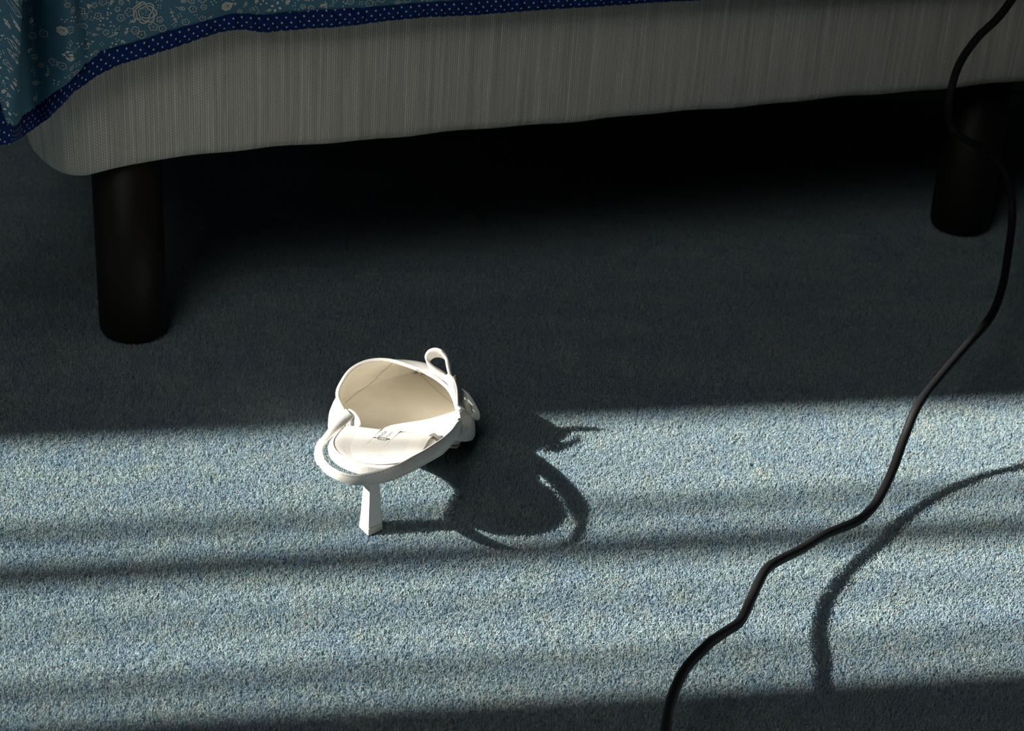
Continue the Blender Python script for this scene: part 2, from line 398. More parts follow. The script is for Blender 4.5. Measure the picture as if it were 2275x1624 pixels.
# the flower print, laid on the cloth
class Print:
    def __init__(s): s.V = []; s.F = []
    def at(s, x, y):                          # cloth coordinates: column x, px below the frame top y
        b, d = col_base(x); q = onplane(x, y, P0+nout*d, nout); h = q[2]-b[2]; h0 = btop(x)-.0015
        if h < h0+.0008: return None
        return qpt(x, h, .0015+.003*(1-math.exp(-(h-h0)/.008))+.00035)
    def line(s, pts, wd):
        pts = np.asarray(pts, float)
        if len(pts) < 2: return
        T = np.gradient(pts, axis=0); T /= np.maximum(1e-6, np.linalg.norm(T, axis=1))[:, None]; Nn = np.stack([-T[:, 1], T[:, 0]], 1)
        wd = np.broadcast_to(wd, len(pts)); prev = None
        for p, n_, w_ in zip(pts, Nn, wd):
            a = s.at(*(p+n_*w_/2)); b = s.at(*(p-n_*w_/2))
            if a is None or b is None: prev = None; continue
            k = len(s.V); s.V += [a, b]
            if prev is not None: s.F.append((prev, prev+1, k+1, k))
            prev = k
    def blob(s, c, a, rx, ry, k=8):
        ca, sa = math.cos(a), math.sin(a); ids = []
        for j in range(k):
            t = 2*math.pi*j/k; X, Y = rx*math.cos(t), ry*math.sin(t); p = s.at(c[0]+X*ca-Y*sa, c[1]+X*sa+Y*ca)
            if p is None: return
            ids.append(p)
        n_ = len(s.V); s.V += ids; s.F.append(tuple(range(n_, n_+k)))
    def flower(s, c, r, n_=5, wd=1.2, a0=0.):
        t = np.linspace(0, 2*math.pi, n_*7+1); rr = r*(.70+.30*np.abs(np.sin(n_*t/2)))*(1+.06*rng.standard_normal(1)[0])
        s.line(np.stack([c[0]+rr*np.cos(t+a0), c[1]+rr*np.sin(t+a0)*.95], 1), wd)
        for k in range(3): s.blob((c[0]+rng.normal(0, r*.18), c[1]+rng.normal(0, r*.18)), rng.uniform(0, 3), 1.1, .8, 6)
    def quad(s, c, r, a0):
        for k in range(rng.integers(3, 5)):
            a = a0+k*1.57+rng.uniform(-.2, .2); s.blob((c[0]+r*math.cos(a), c[1]+r*math.sin(a)), a, r*.42, r*.28, 7)
    def sprig(s, c, a, Lg):
        t = np.linspace(0, 1, 9); b_ = rng.uniform(-.7, .7); X = Lg*t; Y = Lg*b_*t*(1-t)
        pts = np.stack([c[0]+X*math.cos(a)-Y*math.sin(a), c[1]+X*math.sin(a)+Y*math.cos(a)], 1); s.line(pts, .9)
        for k in (2, 4, 6):
            for sg in (-1, 1):
                if rng.random() < .7:
                    q = pts[k]; aa = a+sg*.8; s.blob((q[0]+3.2*math.cos(aa), q[1]+3.2*math.sin(aa)), aa, 2.6, 1.1, 7)
        s.blob(pts[-1], a, 2.8, 1.6, 7)
    def bud(s, c, r, a):
        t = np.linspace(0, 2*math.pi, 15); s.line(np.stack([c[0]+r*np.cos(t)*math.cos(a)-.6*r*np.sin(t)*math.sin(a), c[1]+r*np.cos(t)*math.sin(a)+.6*r*np.sin(t)*math.cos(a)], 1), 1.4)
        s.blob(c, a, r*.3, r*.25, 6); s.line([(c[0]-r*math.cos(a), c[1]-r*math.sin(a)), (c[0]-2.4*r*math.cos(a+.2), c[1]-2.4*r*math.sin(a+.2))], .9)
    def rose(s, c, R):
        for r, n_, ph in ((R, 7, 0), (R*.78, 6, .4), (R*.55, 5, 1.1)):
            for k in range(n_):
                a = ph+2*math.pi*k/n_; lob = np.linspace(-math.pi/n_*.95, math.pi/n_*.95, 9)
                rr = r*(.86+.2*np.cos(lob*n_/2)); s.line(np.stack([c[0]+rr*np.cos(a+lob), c[1]+rr*np.sin(a+lob)*.92], 1), 1.8)
                if r == R:
                    for q in np.linspace(-.3, .3, 5): s.line([(c[0]+r*.84*math.cos(a+q), c[1]+r*.8*math.sin(a+q)), (c[0]+r*.97*math.cos(a+q), c[1]+r*.92*math.sin(a+q))], .7)
        for k in range(26):
            a = rng.uniform(0, 6.3); q = R*.42*math.sqrt(rng.random()); s.blob((c[0]+q*math.cos(a), c[1]+q*math.sin(a)), a, .9, .9, 5)
pr = Print(); placed = []
def put(x_, y_, kind, r, a=0.):
    placed.append((x_, y_, r*1.25))
    if kind == 'f': pr.flower((x_, y_), r, 5, 1.2, a)
    elif kind == 'q': pr.quad((x_, y_), r, a)
    elif kind == 's': pr.sprig((x_, y_), a, r*2)
    elif kind == 'b': pr.bud((x_, y_), r*.7, a)
    elif kind == 'r': pr.rose((x_, y_), r)
put(325, 27, 'r', 25)
for x_, y_, k, r, a in ((292, 25, 'f', 11, 0), (272, 37, 'f', 9, 1), (303, 66, 'f', 10, 0), (316, 76, 'f', 10, 1), (342, 58, 'f', 10, .3), (357, 42, 'f', 8, 2), (362, 62, 'f', 8, 2), (312, 8, 'b', 9, 1), (238, 68, 'f', 7, 0), (240, 80, 's', 12, -.4), (150, 98, 'f', 10, 0), (120, 122, 'f', 9, 0), (136, 125, 'f', 9, 1), (149, 100, 'q', 8, 0),
                        (140, 46, 'r', 10, 0), (156, 44, 'f', 9, 0), (105, 62, 'f', 8, 0), (186, 15, 'f', 9, 0), (192, 27, 'f', 8, 1), (222, 30, 'f', 8, 1), (215, 5, 'f', 7, 1), (12, 44, 'b', 9, 1.2), (9, 92, 'b', 11, 2), (15, 66, 'q', 7, 1), (12, 20, 'q', 8, 1), (10, 136, 'q', 7, 1), (13, 166, 'q', 7, 1), (10, 118, 'f', 5, 1),
                        (146, 98, 'q', 7, 0), (178, 82, 'q', 7, .5), (201, 84, 'q', 7, .4), (194, 100, 'b', 9, 2.2), (155, 130, 'b', 8, 2), (124, 168, 'q', 6, 1), (107, 132, 's', 12, 1.6), (426, 12, 'f', 9, 0), (404, 14, 'b', 8, 0), (500, 6, 'r', 11, 0), (470, 25, 's', 11, 2.2), (380, 15, 's', 16, 1.2), (230, 46, 'q', 6, 1), (248, 20, 'q', 6, 1), (253, 50, 'q', 6, 1), (145, 20, 'q', 5, 0), (96, 134, 'f', 5, 1)):
    put(x_, y_, k, r, a)
tries = 0
while tries < 16000:
    tries += 1
    x_ = rng.uniform(-240, 1000); y_ = rng.uniform(-200, 300); r = rng.choice([4, 5.5, 6.5, 8, 9])
    if y_ > YT(x_)-2 or (x_ > 520 and y_ < -60): continue
    h_ = (YB(x_)-y_)/2500
    if abs(doff(x_+4, h_)-doff(x_-4, h_)) > .0022: continue
    if any((x_-a)**2+(y_-b)**2 < (r*1.12+c*.93)**2 for a, b, c in placed): continue
    put(x_, y_, rng.choice(['f', 'f', 'q', 's', 'b']) if r > 5 else 'q', r, rng.uniform(0, 6.28))
fp = part('flower_print', pr.V, pr.F, M_print, quilt); tag(fp, 'ivory flower and sprig print', kind='stuff')

# ------------------------------------------------------------------ the shoe
G = onz(822, 1180); HD = math.radians(84)
hf = np.array([math.cos(HD), math.sin(HD), 0]); hr = np.array([hf[1], -hf[0], 0])
def sw(f, r, z): return G+hf*f/100+hr*r/100+ez*z/100                      # shoe cm -> world
def sc(p): q = np.asarray(p)-G; return np.array([q @ hf*100, q @ hr*100, q[2]*100])
def pz(x, y, z): return sc(onz(x, y, z/100))                              # px at a height -> shoe cm
def pf(x, y, f): return sc(onplane(x, y, G+hf*f/100, hf))                 # px at a station -> shoe cm
I = lambda x, t: float(np.interp(x, [a for a, b in t], [b for a, b in t]))
def smooth_tab(t):
    xs = np.array([a for a, b in t]); ys = np.array([b for a, b in t]); X = np.linspace(xs[0], xs[-1], 200); Y = np.interp(X, xs, ys)
    k = np.ones(9)/9; Yp = np.convolve(np.pad(Y, 4, 'edge'), k, 'valid'); Yp[0] = Y[0]; Yp[-1] = Y[-1]
    return lambda q: float(np.interp(q, X, Yp))
ZT_ = smooth_tab([(-1.1, 5.6), (0, 5.58), (2, 5.5), (3.5, 5.2), (5, 4.7), (6, 4.2), (7, 3.55), (8, 2.9), (9.5, 1.95), (11, 1.2), (12.5, .8), (14, .65), (17, .75), (19.6, 1.1)])
TK = smooth_tab([(-1.1, .75), (2, .75), (5, .8), (8, .7), (12, .55), (19.6, .5)])
LW = [(-1.0, 0), (-.93, .75), (-.8, 1.15), (-.55, 1.65), (-.1, 2.25), (.5, 2.75), (1.2, 3.05), (2, 3.15), (4, 3.1), (5.5, 3.15), (6.5, 3.3), (8, 3.8), (9.5, 4.2), (11, 4.35), (12.5, 4.3), (14, 3.95), (16, 3.0), (17.5, 2.1), (18.7, 1.25), (19.3, .7), (19.6, 0)]
RW = [(-1.0, 0), (-.93, .75), (-.8, 1.15), (-.55, 1.65), (-.1, 2.25), (.5, 2.75), (1.2, 3.0), (2, 3.4), (4, 3.45), (5.5, 3.6), (6.5, 3.8), (8, 4.15), (9.5, 4.35), (11, 4.35), (12.5, 4.25), (14, 3.9), (16, 3.0), (17.5, 2.1), (18.7, 1.25), (19.3, .7), (19.6, 0)]
def endr(f, v, w0, e):                       # rounded outline behind f = 2
    return v if f > 2 else w0*max(0, 1-((2-f)/3.05)**2.25)**e
Lw = lambda f: endr(f, I(f, LW), 3.15, .46); Rw = lambda f: endr(f, I(f, RW), 3.4, .46)
def cx(f): return (Rw(f)-Lw(f))/2
def hw(f): return (Rw(f)+Lw(f))/2
shoe = empty('high_heeled_shoe', 'white leather slingback shoe with block heel and side bow on the carpet', 'shoe', G)
def spart(name, Vs, Fs, mt, parent=shoe, **k): return part(name, [sw(*v) for v in Vs], Fs, mt, parent, **k)
# footbed body
def rnd_tab(tab):                            # rounded outline near the heel end
    return tab
fs = np.concatenate([-1.05+1.25*(np.linspace(0, 1, 14)**2), np.linspace(.3, 19, 60), [19.3, 19.5, 19.6]])
V = []; NS = 32
for f in fs:
    hw_, c_ = hw(f), cx(f); zt, tk = ZT_(f), TK(f)
    zb = max(zt-tk, .0)
    for j in range(NS):
        a = 2*math.pi*j/NS; X = math.copysign(abs(math.cos(a))**.45, math.cos(a)); Z = math.copysign(abs(math.sin(a))**.6, math.sin(a))
        V.append((f, c_+hw_*X, (zt+zb)/2+(zt-zb)/2*Z))
body = spart('footbed', V, grid(len(fs), NS, closed_v=True), M_white); fixn(body); tag(body, 'white leather wrapped footbed')
# insole sock, a little inside the rim
V = []; nj = 21; fi = np.concatenate([-.76+.94*np.linspace(0, 1, 10)**1.6, np.linspace(.35, 8.5, 34)])
for f in fi:
    k = max(0, hw(max(-1, f-.28))-.33); c_ = cx(f)
    for j in range(nj):
        t = -1+2*j/(nj-1); V.append((f, c_+k*t, ZT_(f)+.055-.10*(1-t*t)*(1 if f < 6 else .5)-(.05 if abs(t) == 1 else 0)))
ins = spart('insole', V, grid(len(fi), nj), M_insole); fixn(ins); tag(ins, 'smooth white insole with grey scuffs')
# seam round the insole
seam = []
for f in list(6.5-7.22*(1-(1-np.linspace(0, 1, 70))**2)): seam.append((f, cx(f)-max(0, hw(max(-1, f-.28))-.31), ZT_(f)+.03))
for f in list(-.72+7.22*np.linspace(0, 1, 70)**2): seam.append((f, cx(f)+max(0, hw(max(-1, f-.28))-.31), ZT_(f)+.03))
Vt, Ft = tube([sw(*p) for p in seam], .00022, 6); part('insole_seam', Vt, Ft, M_crease, shoe)
# outsole under the forefoot
V = []; fo = np.linspace(7.5, 19.3, 40)
for f in fo:
    zb = max(ZT_(f)-TK(f), 0)
    for (X, dz) in ((-1, .04), (-1, -.12), (1, -.12), (1, .04)):
        V.append((f, cx(f)+X*(hw(f)-.12), max(zb+dz, -.15 if dz < 0 else .02)))
o = spart('outsole', V, grid(len(fo), 4, closed_v=True), M_sole, smooth=False); fixn(o); tag(o, 'thin tan sole under the toe')
# heel: ridge at the back, flaring to the tip
def heel_sec(z):
    t = max(0, min(1, z/3.6)); q = t
    w_ = .80-.27*q; back = -.42+.25*q; frt = 1.15-.2*q
    if z > 3.6: e = (z-3.6)/1.5; w_ += 1.4*e*e; back -= .5*e*e; frt += 1.2*e*e
    sh = -.02+.0*q
    return [(back, sh-.00, z), (back+.28*(w_/.8)*1.0+.1, sh-w_*.62, z), (back+.95*(w_/.8), sh-w_, z), (frt, sh-w_*.7, z), (frt+.1, sh, z), (frt, sh+w_*.7, z), (back+.95*(w_/.8), sh+w_, z), (back+.28*(w_/.8)+.1, sh+w_*.62, z)]
def heel_sec(z):
    t = max(0, min(1, z/3.6)); w_ = .78-.25*t; back = -.42+.22*t; mid = back+.88-.25*t; frt = 1.35-.3*t; ww = w_
    if z > 3.6:
        e = (z-3.6)/1.4; ww += 1.3*e*e; back -= .35*e*e; frt += 1.3*e*e
    sh = -.03
    return [(back, sh, z), (mid, sh-ww, z), (frt, sh-ww*.55, z), (frt, sh+ww*.55, z), (mid, sh+ww, z)]
zs = [.42, 1, 1.8, 2.6, 3.3, 3.6, 4.0, 4.4, 4.8, 5.0]; V = []
for z in zs: V += heel_sec(z)
Fs = grid(len(zs), 5, closed_v=True)+[(0, 1, 2, 3, 4), tuple((len(zs)-1)*5+j for j in range(5))]
o = spart('heel', V, Fs, M_heel, smooth=False); fixn(o); bevel(o, .0006, 2); tag(o, 'tall glossy white heel with a ridge at the back')
V = []
for z in (-.1, .40): V += [(a*1.02-.01, b*1.02, z) for a, b, _ in heel_sec(max(z, 0))]
o = spart('heel_tip', V, grid(2, 5, closed_v=True)+[(0, 1, 2, 3, 4), (5, 6, 7, 8, 9)], M_tip, smooth=False); fixn(o); bevel(o, .0004, 2); tag(o, 'cream heel tip')

# vamp: rim curve traced in space, then lofted forward to the toe
rim_px = [(775, 963, 3.95), (766, 938, 3.15), (760, 915, 2.75), (751, 895, 2.9), (747, 873, 3.4), (755, 851, 3.95), (775, 822, 4.6), (804, 804, 5.1), (837, 797, 5.4), (870, 799, 5.5), (904, 809, 5.4), (948, 826, 5.1), (981, 846, 4.7), (1003, 869, 4.2), (1016, 900, 3.5), (1022, 935, 2.9), (1010, 957, 3.2), (985, 975, 3.8)]
RIM = cr([pz(*p) for p in rim_px], 97)
VW = smooth_tab([(5, 3.3), (6, 3.6), (8, 4.3), (9.5, 4.75), (11, 5.1), (12.5, 5.15), (14, 4.8), (16, 3.95), (17.5, 2.95), (18.7, 1.9), (19.4, 1.15), (19.8, .45)])
VH = smooth_tab([(5, 7.6), (9.5, 6.7), (12, 5.95), (13.1, 5.6), (14.5, 4.95), (16, 4.0), (17.5, 3.15), (19, 2.3), (19.5, 1.9), (19.8, 1.4)])
zso = lambda f: max(ZT_(min(f, 19.6))-.35, .12)
cc = lambda f: cx(min(f, 19.0))*.6
XR = np.array([(p[1]-cc(p[0]))/VW(p[0]) for p in RIM]); ZR = np.array([max(0, p[2]-zso(p[0]))/(VH(p[0])-zso(p[0])) for p in RIM])
RHO = np.maximum(.6, (np.abs(XR)**2.2+ZR**2.2)**(1/2.2)); KS = 50; GR = np.zeros((len(RIM), KS, 3))
for i in range(len(RIM)):
    for k in range(KS):
        t = k/(KS-1); tt = 1-(1-t)**1.15; f = RIM[i][0]+(19.8-RIM[i][0])*tt
        sc_ = RHO[i]**(-sstep(t, 0, .2)); X = XR[i]*sc_; Z = ZR[i]*sc_
        GR[i, k] = (f, cc(f)+VW(f)*X, zso(f)+(VH(f)-zso(f))*Z) if k else RIM[i]
def normals(Gd):
    du = np.gradient(Gd, axis=0); dv = np.gradient(Gd, axis=1); n_ = np.cross(du, dv); ln = np.linalg.norm(n_, axis=2, keepdims=True)
    return n_/np.maximum(ln, 1e-9)
NV = normals(GR); cen = np.array([10, 0, 2.5])
if np.sum((GR-cen)*NV) < 0: NV = -NV
OUT = GR.copy(); INN = GR-NV*.17
nR = len(RIM)
cap = tuple(i*KS+KS-1 for i in range(nR))
outer = spart('vamp', OUT.reshape(-1, 3), grid(nR, KS)+[cap], M_white); tag(outer, 'rounded white leather toe box')
lin = spart('vamp_lining', INN.reshape(-1, 3), grid(nR, KS, flip=True)+[cap], M_lining); tag(lin, 'smooth cream leather lining')
# inner floor, running smoothly up into the lining
iL = int(np.argmax(ZR[:nR//2] > .22)); iR = nR-1-int(np.argmax(ZR[::-1][:nR//2] > .22))
V = []; ks = list(range(0, KS-2))
for k in ks:
    e = sstep(k/(KS-1), .0, .3); a = INN[max(1, int(round(iL*e))), k]; b_ = INN[min(nR-2, int(round(nR-1-(nR-1-iR)*e))), k]
    for j in range(33):
        t = -1+2*j/32; q = a+(b_-a)*(t+1)/2; end = a if t < 0 else b_; z0 = ZT_(q[0])+.03
        V.append((q[0], q[1], z0+max(0, end[2]-z0)*abs(t)**5))
fl = spart('lining_floor', V, grid(len(ks), 33), M_lining); fixn(fl); tag(fl, 'cream inner floor under the toe box')
from mathutils.bvhtree import BVHTree
bvh = BVHTree.FromPolygons([Vector(sw(*v)) for v in (INN-NV*.01).reshape(-1, 3)]+[Vector(sw(*v)) for v in V], grid(nR, KS)+grid(len(ks), 33, off=nR*KS))
def lin_px(pts, n_=60):
    out = []
    for x_, y_ in cr(pts, n_):
        loc = bvh.ray_cast(Vector(CAM), Vector(ray(x_, y_)).normalized())[0]
        if loc is not None and loc[2] > .006: out.append(np.array(loc))
    return np.array(out)
for nm, pts in (('lining_seam', [(758, 903), (790, 876), (826, 850), (850, 826), (876, 803)]), ('lining_seam', [(922, 817), (942, 840), (965, 862), (988, 882), (1006, 895)])):
    q = lin_px(pts); q = cr(q[::2], 60); Vt, Ft = tube(q, .00022, 6); part(nm, Vt, Ft, M_crease, shoe)
# rim binding
V = []
for i in range(nR):
    a, b_ = OUT[i, 0], INN[i, 0]; t = GR[i, 0]-GR[i, 1]; t = t/np.linalg.norm(t); n_ = NV[i, 0]
    c_ = (a+b_)/2
    for k in range(9):
        an = -.6+(math.pi+1.2)*k/8; V.append(c_+n_*.135*math.cos(an)+t*(.10*math.sin(an)+.0))
mr, nt, b = mat('raw_rim_leather', (.78, .76, .71), .7, .3); n1 = noise(nt, pos(nt), 1500, 4, .8)
nt.links.new(ramp(nt, n1, [(.33, (.42, .36, .29)), (.43, (.78, .75, .70)), (1, (.84, .82, .78))]), b.inputs['Base Color']); bump(nt, b, n1, .8, .0006)
rb = spart('rim_edge', V, grid(nR, 9), mr); fixn(rb); tag(rb, 'stitched raw leather rim of the opening')
# dark fine line between rim and lining
Vt, Ft = tube([sw(*(INN[i, 1])) for i in range(nR)], .00025, 6); part('rim_seam', Vt, Ft, M_crease, shoe)

# slingback strap: two edges traced in space
def ribbon(A, B, th, n_=80):
    A = cr(A, n_); B = cr(B, n_); T = np.gradient((A+B)/2, axis=0); nn = np.cross(T, B-A); nn /= np.linalg.norm(nn, axis=1)[:, None]
    V = []
    for i in range(n_):
        a, b_, k = A[i], B[i], nn[i]*th/2; e = (b_-a); l = np.linalg.norm(e); e = e/l*min(th*.35, l*.2)
        V += [a+e+k, a+k*.5, a-k*.5, a+e-k, b_-e-k, b_-k*.5, b_+k*.5, b_-e+k]
    Fs = grid(n_, 8, closed_v=True)+[tuple(range(8)), tuple((n_-1)*8+j for j in range(8))]
    return V, Fs, A, B, nn
A = [pz(1023, 926, 2.8), pz(1021, 932, 3.3), pz(1014, 939, 4.07), pz(1003, 954, 4.9), pz(985, 971, 5.6), pz(964, 985, 5.95), pz(940, 1000, 6.25), pz(914, 1014, 6.5), pz(893, 1026, 6.55), pz(872, 1035, 6.5), pz(850, 1043, 6.4), pz(822, 1050, 6.3), pz(790, 1055, 6.15), pz(762, 1050, 5.9), pz(742, 1040, 5.6), pz(728, 1029, 5.4), pz(720, 1014, 5.2), pz(717, 1000, 5.1), pz(722, 988, 5.0), pz(737, 971, 4.8), pz(756, 954, 4.5), pz(772, 940, 4.3), pz(787, 926, 4.2)]
B = [pz(1026, 948, 1.9), pz(1022, 957, 2.3), pz(1014, 971, 3.4), pz(1003, 988, 4.2), pz(984, 1008, 4.9), pz(966, 1020, 5.4), pz(944, 1032, 5.6), pz(921, 1045, 5.75), pz(899, 1056, 5.75), pz(876, 1066, 5.65), pz(850, 1073, 5.5), pz(820, 1077, 5.35), pz(788, 1077, 5.2), pz(762, 1071, 5.0), pz(738, 1061, 4.9), pz(718, 1046, 4.8), pz(704, 1026, 4.8), pz(700, 1008, 4.9), pz(705, 986, 5.0), pz(723, 962, 4.9), pz(739, 940, 4.7), pz(757, 918, 4.5), pz(768, 909, 4.4)]
V, Fs, SA_, SB_, SN_ = ribbon(A, B, .15, 140)
strap = spart('slingback_strap', V, Fs, M_white); fixn(strap); tag(strap, 'stitched white leather strap looping round the heel')
# stitches near both edges, gathered elastic on the left turn
V = []; Fs = []
arc_s = np.concatenate([[0], np.cumsum(np.linalg.norm(np.diff(SA_, axis=0), axis=1))])
def at_s(arr, s): return np.array([np.interp(s, arc_s, arr[:, k]) for k in range(3)])
sgn = 1 if (CAM-sw(*SA_[60])) @ (hf*SN_[60][0]+hr*SN_[60][1]+ez*SN_[60][2]) > 0 else -1
s_end = arc_s[100]
for edge, (t, s0, s1) in enumerate(((.12, 2.0, s_end), (.88, 5.0, s_end-3))):
    s = s0
    while s < s1:
        p = at_s(SA_, s)*(1-t)+at_s(SB_, s)*t; q = at_s(SA_, s+.17)*(1-t)+at_s(SB_, s+.17)*t
        n_ = at_s(SN_, s)*sgn; wv = (at_s(SB_, s)-at_s(SA_, s)); wv = wv/np.linalg.norm(wv)*.028
        k = len(V); V += [p+wv+n_*.07, q+wv+n_*.07, q-wv+n_*.07, p-wv+n_*.07, p+wv+n_*.079, q+wv*.6+n_*.079, q-wv*.6+n_*.079, p-wv+n_*.079]
        Fs += [(k+4, k+5, k+6, k+7), (k, k+1, k+5, k+4), (k+2, k+3, k+7, k+6), (k, k+4, k+7, k+3), (k+1, k+2, k+6, k+5)]; s += .27
st = spart('stitching', V, Fs, M_thread, smooth=False); st['kind'] = 'stuff'; st['label'] = 'grey stitches along the strap edges'
i0, i1 = 98, 116
V = []; n_ = 31
for i in range(n_):
    s = i0+(i1-i0)*i/(n_-1); a = np.array([np.interp(s, range(140), SA_[:, k]) for k in range(3)]); b_ = np.array([np.interp(s, range(140), SB_[:, k]) for k in range(3)])
    nn = np.array([np.interp(s, range(140), SN_[:, k]) for k in range(3)])
    r_ = .10+.05*(i % 2); V += [a+(a-b_)*.03+nn*r_, b_+(b_-a)*.03+nn*r_, b_+(b_-a)*.03-nn*r_, a+(a-b_)*.03-nn*r_]
el = spart('gathered_elastic', V, grid(n_, 4, closed_v=True), M_lining, smooth=False); fixn(el); tag(el, 'ribbed cream elastic section at the back left of the strap')
# side tab on the left that the strap turns over
A = [pz(769, 911, 4.4), pz(778, 909, 4.4), pz(788, 915, 4.3), pz(797, 926, 4.25), pz(802, 938, 4.2), pz(802, 946, 4.15)]
B = [pz(757, 935, 3.7), pz(766, 938, 3.75), pz(774, 943, 3.85), pz(780, 948, 3.95), pz(786, 951, 4.0), pz(792, 953, 4.05)]
V, Fs, *_ = ribbon(A, B, .16, 24); tb = spart('side_tab', V, Fs, M_white); fixn(tb); tag(tb, 'curled left tab where the strap turns inwards')
# right tab edge and slot
q = [pz(936, 1003, 5.1), pz(943, 990, 4.95), pz(949, 975, 4.8), pz(956, 967, 4.6), pz(966, 963, 4.5), pz(977, 965, 4.5), pz(990, 968, 4.5)]
Vt, Ft = tube([sw(*p) for p in cr(q, 30)], .0009, 8); part('side_tab', Vt, Ft, M_white, shoe)
A = [pz(944, 1000, 4.8), pz(951, 978, 4.75), pz(962, 967, 4.75), pz(985, 968, 4.8)]; B = [pz(948, 1003, 4.5), pz(962, 993, 4.4), pz(975, 985, 4.4), pz(990, 975, 4.4)]
V, Fs, *_ = ribbon(A, B, .08, 16); o = spart('slot_shade', V, Fs, M_shade); fixn(o)  # grey sheet standing for the shade inside the slot
# keeper where the strap meets the vamp at right
q = [pz(1013, 940, 3.6), pz(1019, 930, 3.4), pz(1027, 936, 3.1), pz(1031, 950, 2.8), pz(1024, 966, 2.5), pz(1013, 977, 2.3)]
Vt, Ft = tube([sw(*p) for p in cr(q, 24)], .0007, 8); o = part('strap_keeper', Vt, Ft, M_white, shoe)

# bow on the right side of the opening
bow = spart('bow', *ribbon([pf(982, 843, 12.7), pf(994, 852, 12.4), pf(1004, 872, 11.8), pf(1012, 900, 11.0), pf(1017, 915, 10.5)], [pf(998, 829, 13.1), pf(1010, 842, 12.9), pf(1016, 862, 12.4), pf(1024, 892, 11.7), pf(1029, 912, 11.1)], .2, 30)[:2], M_white); fixn(bow)
tag(bow, 'flat white ribbon bow at the right of the opening')
def loop(path, f0, wv, th, name='bow_loop', n_=48):
    A = [pf(x_, y_, f0) for x_, y_ in path]; B = [a+np.array(wv) for a in A]
    V, Fs, *_ = ribbon(A, B, th, n_); o = spart(name, V, Fs, M_white); fixn(o); return o
loop([(1001, 842), (986, 832), (968, 819), (951, 803), (946, 789), (953, 778), (967, 774), (982, 779), (990, 791), (993, 808), (998, 828), (1006, 844)], 13.0, (.40, .18, -.85), .2)
loop([(1024, 862), (1034, 876), (1044, 894), (1050, 910), (1048, 921), (1041, 920), (1034, 908), (1029, 890), (1027, 875)], 11.9, (.15, .50, -.42), .16)
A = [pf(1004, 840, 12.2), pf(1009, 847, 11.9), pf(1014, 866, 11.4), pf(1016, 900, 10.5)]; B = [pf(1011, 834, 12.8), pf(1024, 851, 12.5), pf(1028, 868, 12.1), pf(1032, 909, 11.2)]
V, Fs, *_ = ribbon(A, B, .16, 24); o = spart('bow_tail', V, Fs, M_shade); fixn(o); tag(o, 'ribbon end coloured grey for its shade, with embossed lettering')  # shade on the tail is painted by its grey colour
Vt, Ft = tube([sw(*(A[-1]+(B[-1]-A[-1])*t)) for t in (.0, .03, .5, .97, 1.)], [.0002, .0008, .0009, .0008, .0002], 8); part('bow_tail_end', Vt, Ft, M_white, shoe)
# lettering
def glyphs(txt, mapf, name, parent, mt, size=1.0, ext=0):
    cu = bpy.data.curves.new('t', 'FONT'); cu.body = txt; cu.size = size; cu.align_x = 'CENTER'; cu.align_y = 'CENTER'
    o = bpy.data.objects.new('t', cu); COL.objects.link(o); bpy.context.view_layer.update()
    me = bpy.data.meshes.new_from_object(o.evaluated_get(bpy.context.evaluated_depsgraph_get()))
    co_ = [v.co.copy() for v in me.vertices]; Fs = [tuple(p.vertices) for p in me.polygons]
    bpy.data.objects.remove(o); xs = [c.x for c in co_]; ys = [c.y for c in co_]; bpy.data.meshes.remove(me)
    w_ = max(xs)-min(xs); h_ = max(ys)-min(ys); mx = (max(xs)+min(xs))/2; my = (max(ys)+min(ys))/2
    return part(name, [mapf((c.x-mx)/w_, (c.y-my)/h_) for c in co_], Fs, mt, parent, False)
def insz(f, r): 
    k = max(.1, hw(f)-.33); t = (r-cx(f))/k; return ZT_(f)+.055-.10*(1-t*t)*(1 if f < 6 else .5)
def on_ins(x_, y_, lift=.03):
    z = 5.4
    for _ in range(12): p = pz(x_, y_, z); z = .5*z+.5*(insz(p[0], p[1])+lift)
    return pz(x_, y_, z)
# label leather
c4 = np.array([(817, 984), (855, 991), (892, 955), (852, 949)], float)
V = []; nl = 9
for i in range(nl):
    for j in range(nl):
        a, b_ = i/(nl-1), j/(nl-1); q = (1-b_)*((1-a)*c4[0]+a*c4[1])+b_*((1-a)*c4[3]+a*c4[2]); V.append(on_ins(q[0], q[1], .02))
lab = spart('insole_label', V, grid(nl, nl), M_patch); tag(lab, 'small pale label with printed maker lettering and crest')
for a, b_ in ((c4[0], c4[3]), (c4[1], c4[2])):
    q = [on_ins(*(a+(b_-a)*t), .03) for t in np.linspace(-.05, 1.02, 16)]; Vt, Ft = tube([sw(*p) for p in q], .00014, 6); part('label_edge', Vt, Ft, M_crease, lab)
def insmap(c, dx, dy): return lambda a, b_: sw(*on_ins(c[0]+dx[0]*a+dy[0]*b_, c[1]+dx[1]*a+dy[1]*b_, .045))
glyphs('PRADA', insmap((849.5, 964.5), (15, -13), (-6.5, -2)), 'lettering', lab, M_ink)
glyphs('MILANO', insmap((865, 965), (12, -11), (-4.5, -1.5)), 'lettering', lab, M_ink)
V = []; Fs = []
def disc(c, rx, ry, k=14, rot=.1):
    n_ = len(V)
    for j in range(k):
        t = 2*math.pi*j/k; X = rx*math.cos(t)*(1+.0*t); Y = ry*math.sin(t); V.append(on_ins(c[0]+X*math.cos(rot)-Y*math.sin(rot), c[1]+X*math.sin(rot)+Y*math.cos(rot), .045))
    Fs.append(tuple(range(n_, n_+k)))
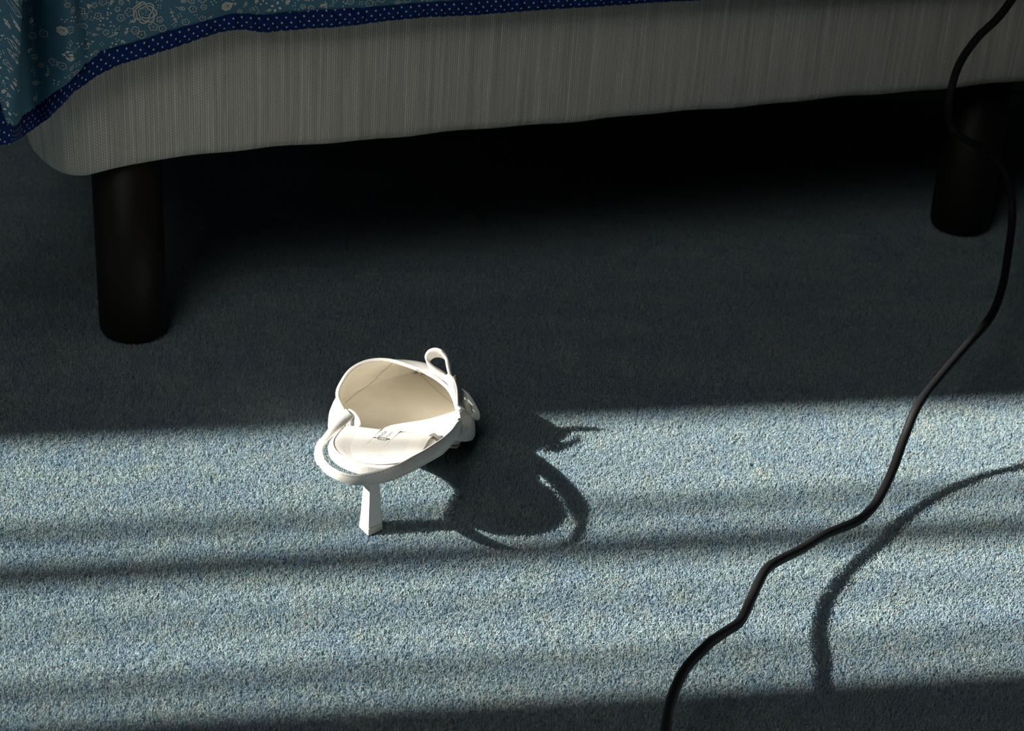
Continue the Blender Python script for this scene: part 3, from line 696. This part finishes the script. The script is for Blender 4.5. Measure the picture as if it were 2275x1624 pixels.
def ringp(c, rx, ry, wd, k=18, rot=.1):
    n_ = len(V)
    for j in range(k):
        t = 2*math.pi*j/k
        for s_2 in (1, 1-wd): X = rx*s_2*math.cos(t); Y = ry*s_2*math.sin(t); V.append(on_ins(c[0]+X*math.cos(rot)-Y*math.sin(rot), c[1]+X*math.sin(rot)+Y*math.cos(rot), .045))
    for j in range(k): a = n_+2*j; b2 = n_+2*((j+1) % k); Fs.append((a, b2, b2+1, a+1))
ringp((850, 974.5), 12.5, 3.9, .22); disc((833, 972), 4.2, 1.1); disc((864, 975.5), 2.4, 1.6)
for xx in (842, 847, 852.5, 858): ringp((xx, 974.5+(xx-850)*.08), 2.2, 2.4, .45, 12)
spart('crest', V, Fs, M_ink, lab, smooth=False)
# scuffs on the insole
V = []; Fs = []
for k in range(26):
    cxx = rng.normal(838, 11); cyy = 1011+rng.normal(0, 1.6); disc((cxx, cyy), rng.uniform(.6, 2.0), rng.uniform(.3, .6), 6, rng.uniform(-.5, .5))
spart('scuff_marks', V, Fs, mat('scuff_grey', (.5, .46, .42), .8)[0], ins, smooth=False)
# lettering on the ribbon end
def tailmap(a, b_):
    t = .72-a*.40; Ac, Bc = cr(A, 41), cr(B, 41); i_ = t*40
    pa = np.array([np.interp(i_, range(41), Ac[:, k]) for k in range(3)]); pb = np.array([np.interp(i_, range(41), Bc[:, k]) for k in range(3)])
    s_3 = .52-b_*.55; p = pa*(1-s_3)+pb*s_3; q2 = np.array([np.interp(min(40, i_+2), range(41), Ac[:, k]) for k in range(3)])
    nn = np.cross(q2-pa, pb-pa); nn = nn/np.linalg.norm(nn); P_w = sw(*p); d = hf*nn[0]+hr*nn[1]+ez*nn[2]
    return P_w+d*(.00105 if d @ (CAM-P_w) > 0 else -.00105)
glyphs('PRADA', tailmap, 'lettering', o, M_ink)

# ------------------------------------------------------------------ the cable
shadow_px = np.array([(2275, 1047), (2200, 1062), (2140, 1080), (2090, 1103), (2035, 1130), (2005, 1143), (1985, 1165), (1965, 1200), (1905, 1245), (1850, 1310), (1815, 1360), (1800, 1400), (1803, 1450), (1812, 1490)], float)
cord_px = [(1466, 1700, .085), (1478, 1624, .072), (1490, 1560, .062), (1520, 1490, .052), (1570, 1435, .043), (1605, 1408, .036), (1640, 1385, .031), (1655, 1362, .028), (1667, 1335, .0255), (1689, 1287, .024), (1702, 1266, .0235), (1722, 1250, .0225), (1780, 1220, .018), (1835, 1187, .016), (1900, 1160, .0125), (1930, 1137, .0105), (1955, 1103, .013), (1985, 1040, .021), (2010, 970, .034), (2040, 900, .050), (2090, 835, .056), (2150, 765, .058), (2200, 705, .058), (2226, 640, .060), (2240, 560, .067), (2249, 480, .08), (2243, 415, .10), (2220, 365, .118), (2180, 330, .132), (2130, 300, .146), (2110, 272, .155), (2109, 225, .175), (2128, 150, .20), (2168, 88, .225), (2215, 42, .245), (2247, 0, .262), (2285, -60, .29), (2310, -200, .34)]
CP = [onz(*p) for p in cord_px]
Vt, Ft = tube(cr(CP, 320), .0031, 14); cord = obj('power_cord', Vt, Ft, M_cable); tag(cord, 'long black cable hanging in curves in front of the bed', 'cable')
CP = [uv(RU+.02+.02*k, RV+.06, .147-.006*math.sin(k*.8)) for k in range(8)]
CP = [onplane(x_, y_, uv(RU, RV+.05), nout) for x_, y_ in ((2205, 186), (2232, 197), (2255, 204), (2285, 206), (2330, 200), (2380, 186))]
Vt, Ft = tube(cr(CP, 40), .0018, 8); c2 = obj('power_cord', Vt, Ft, M_cable); tag(c2, 'thin black cable sagging just under the bed beside the far leg', 'cable')
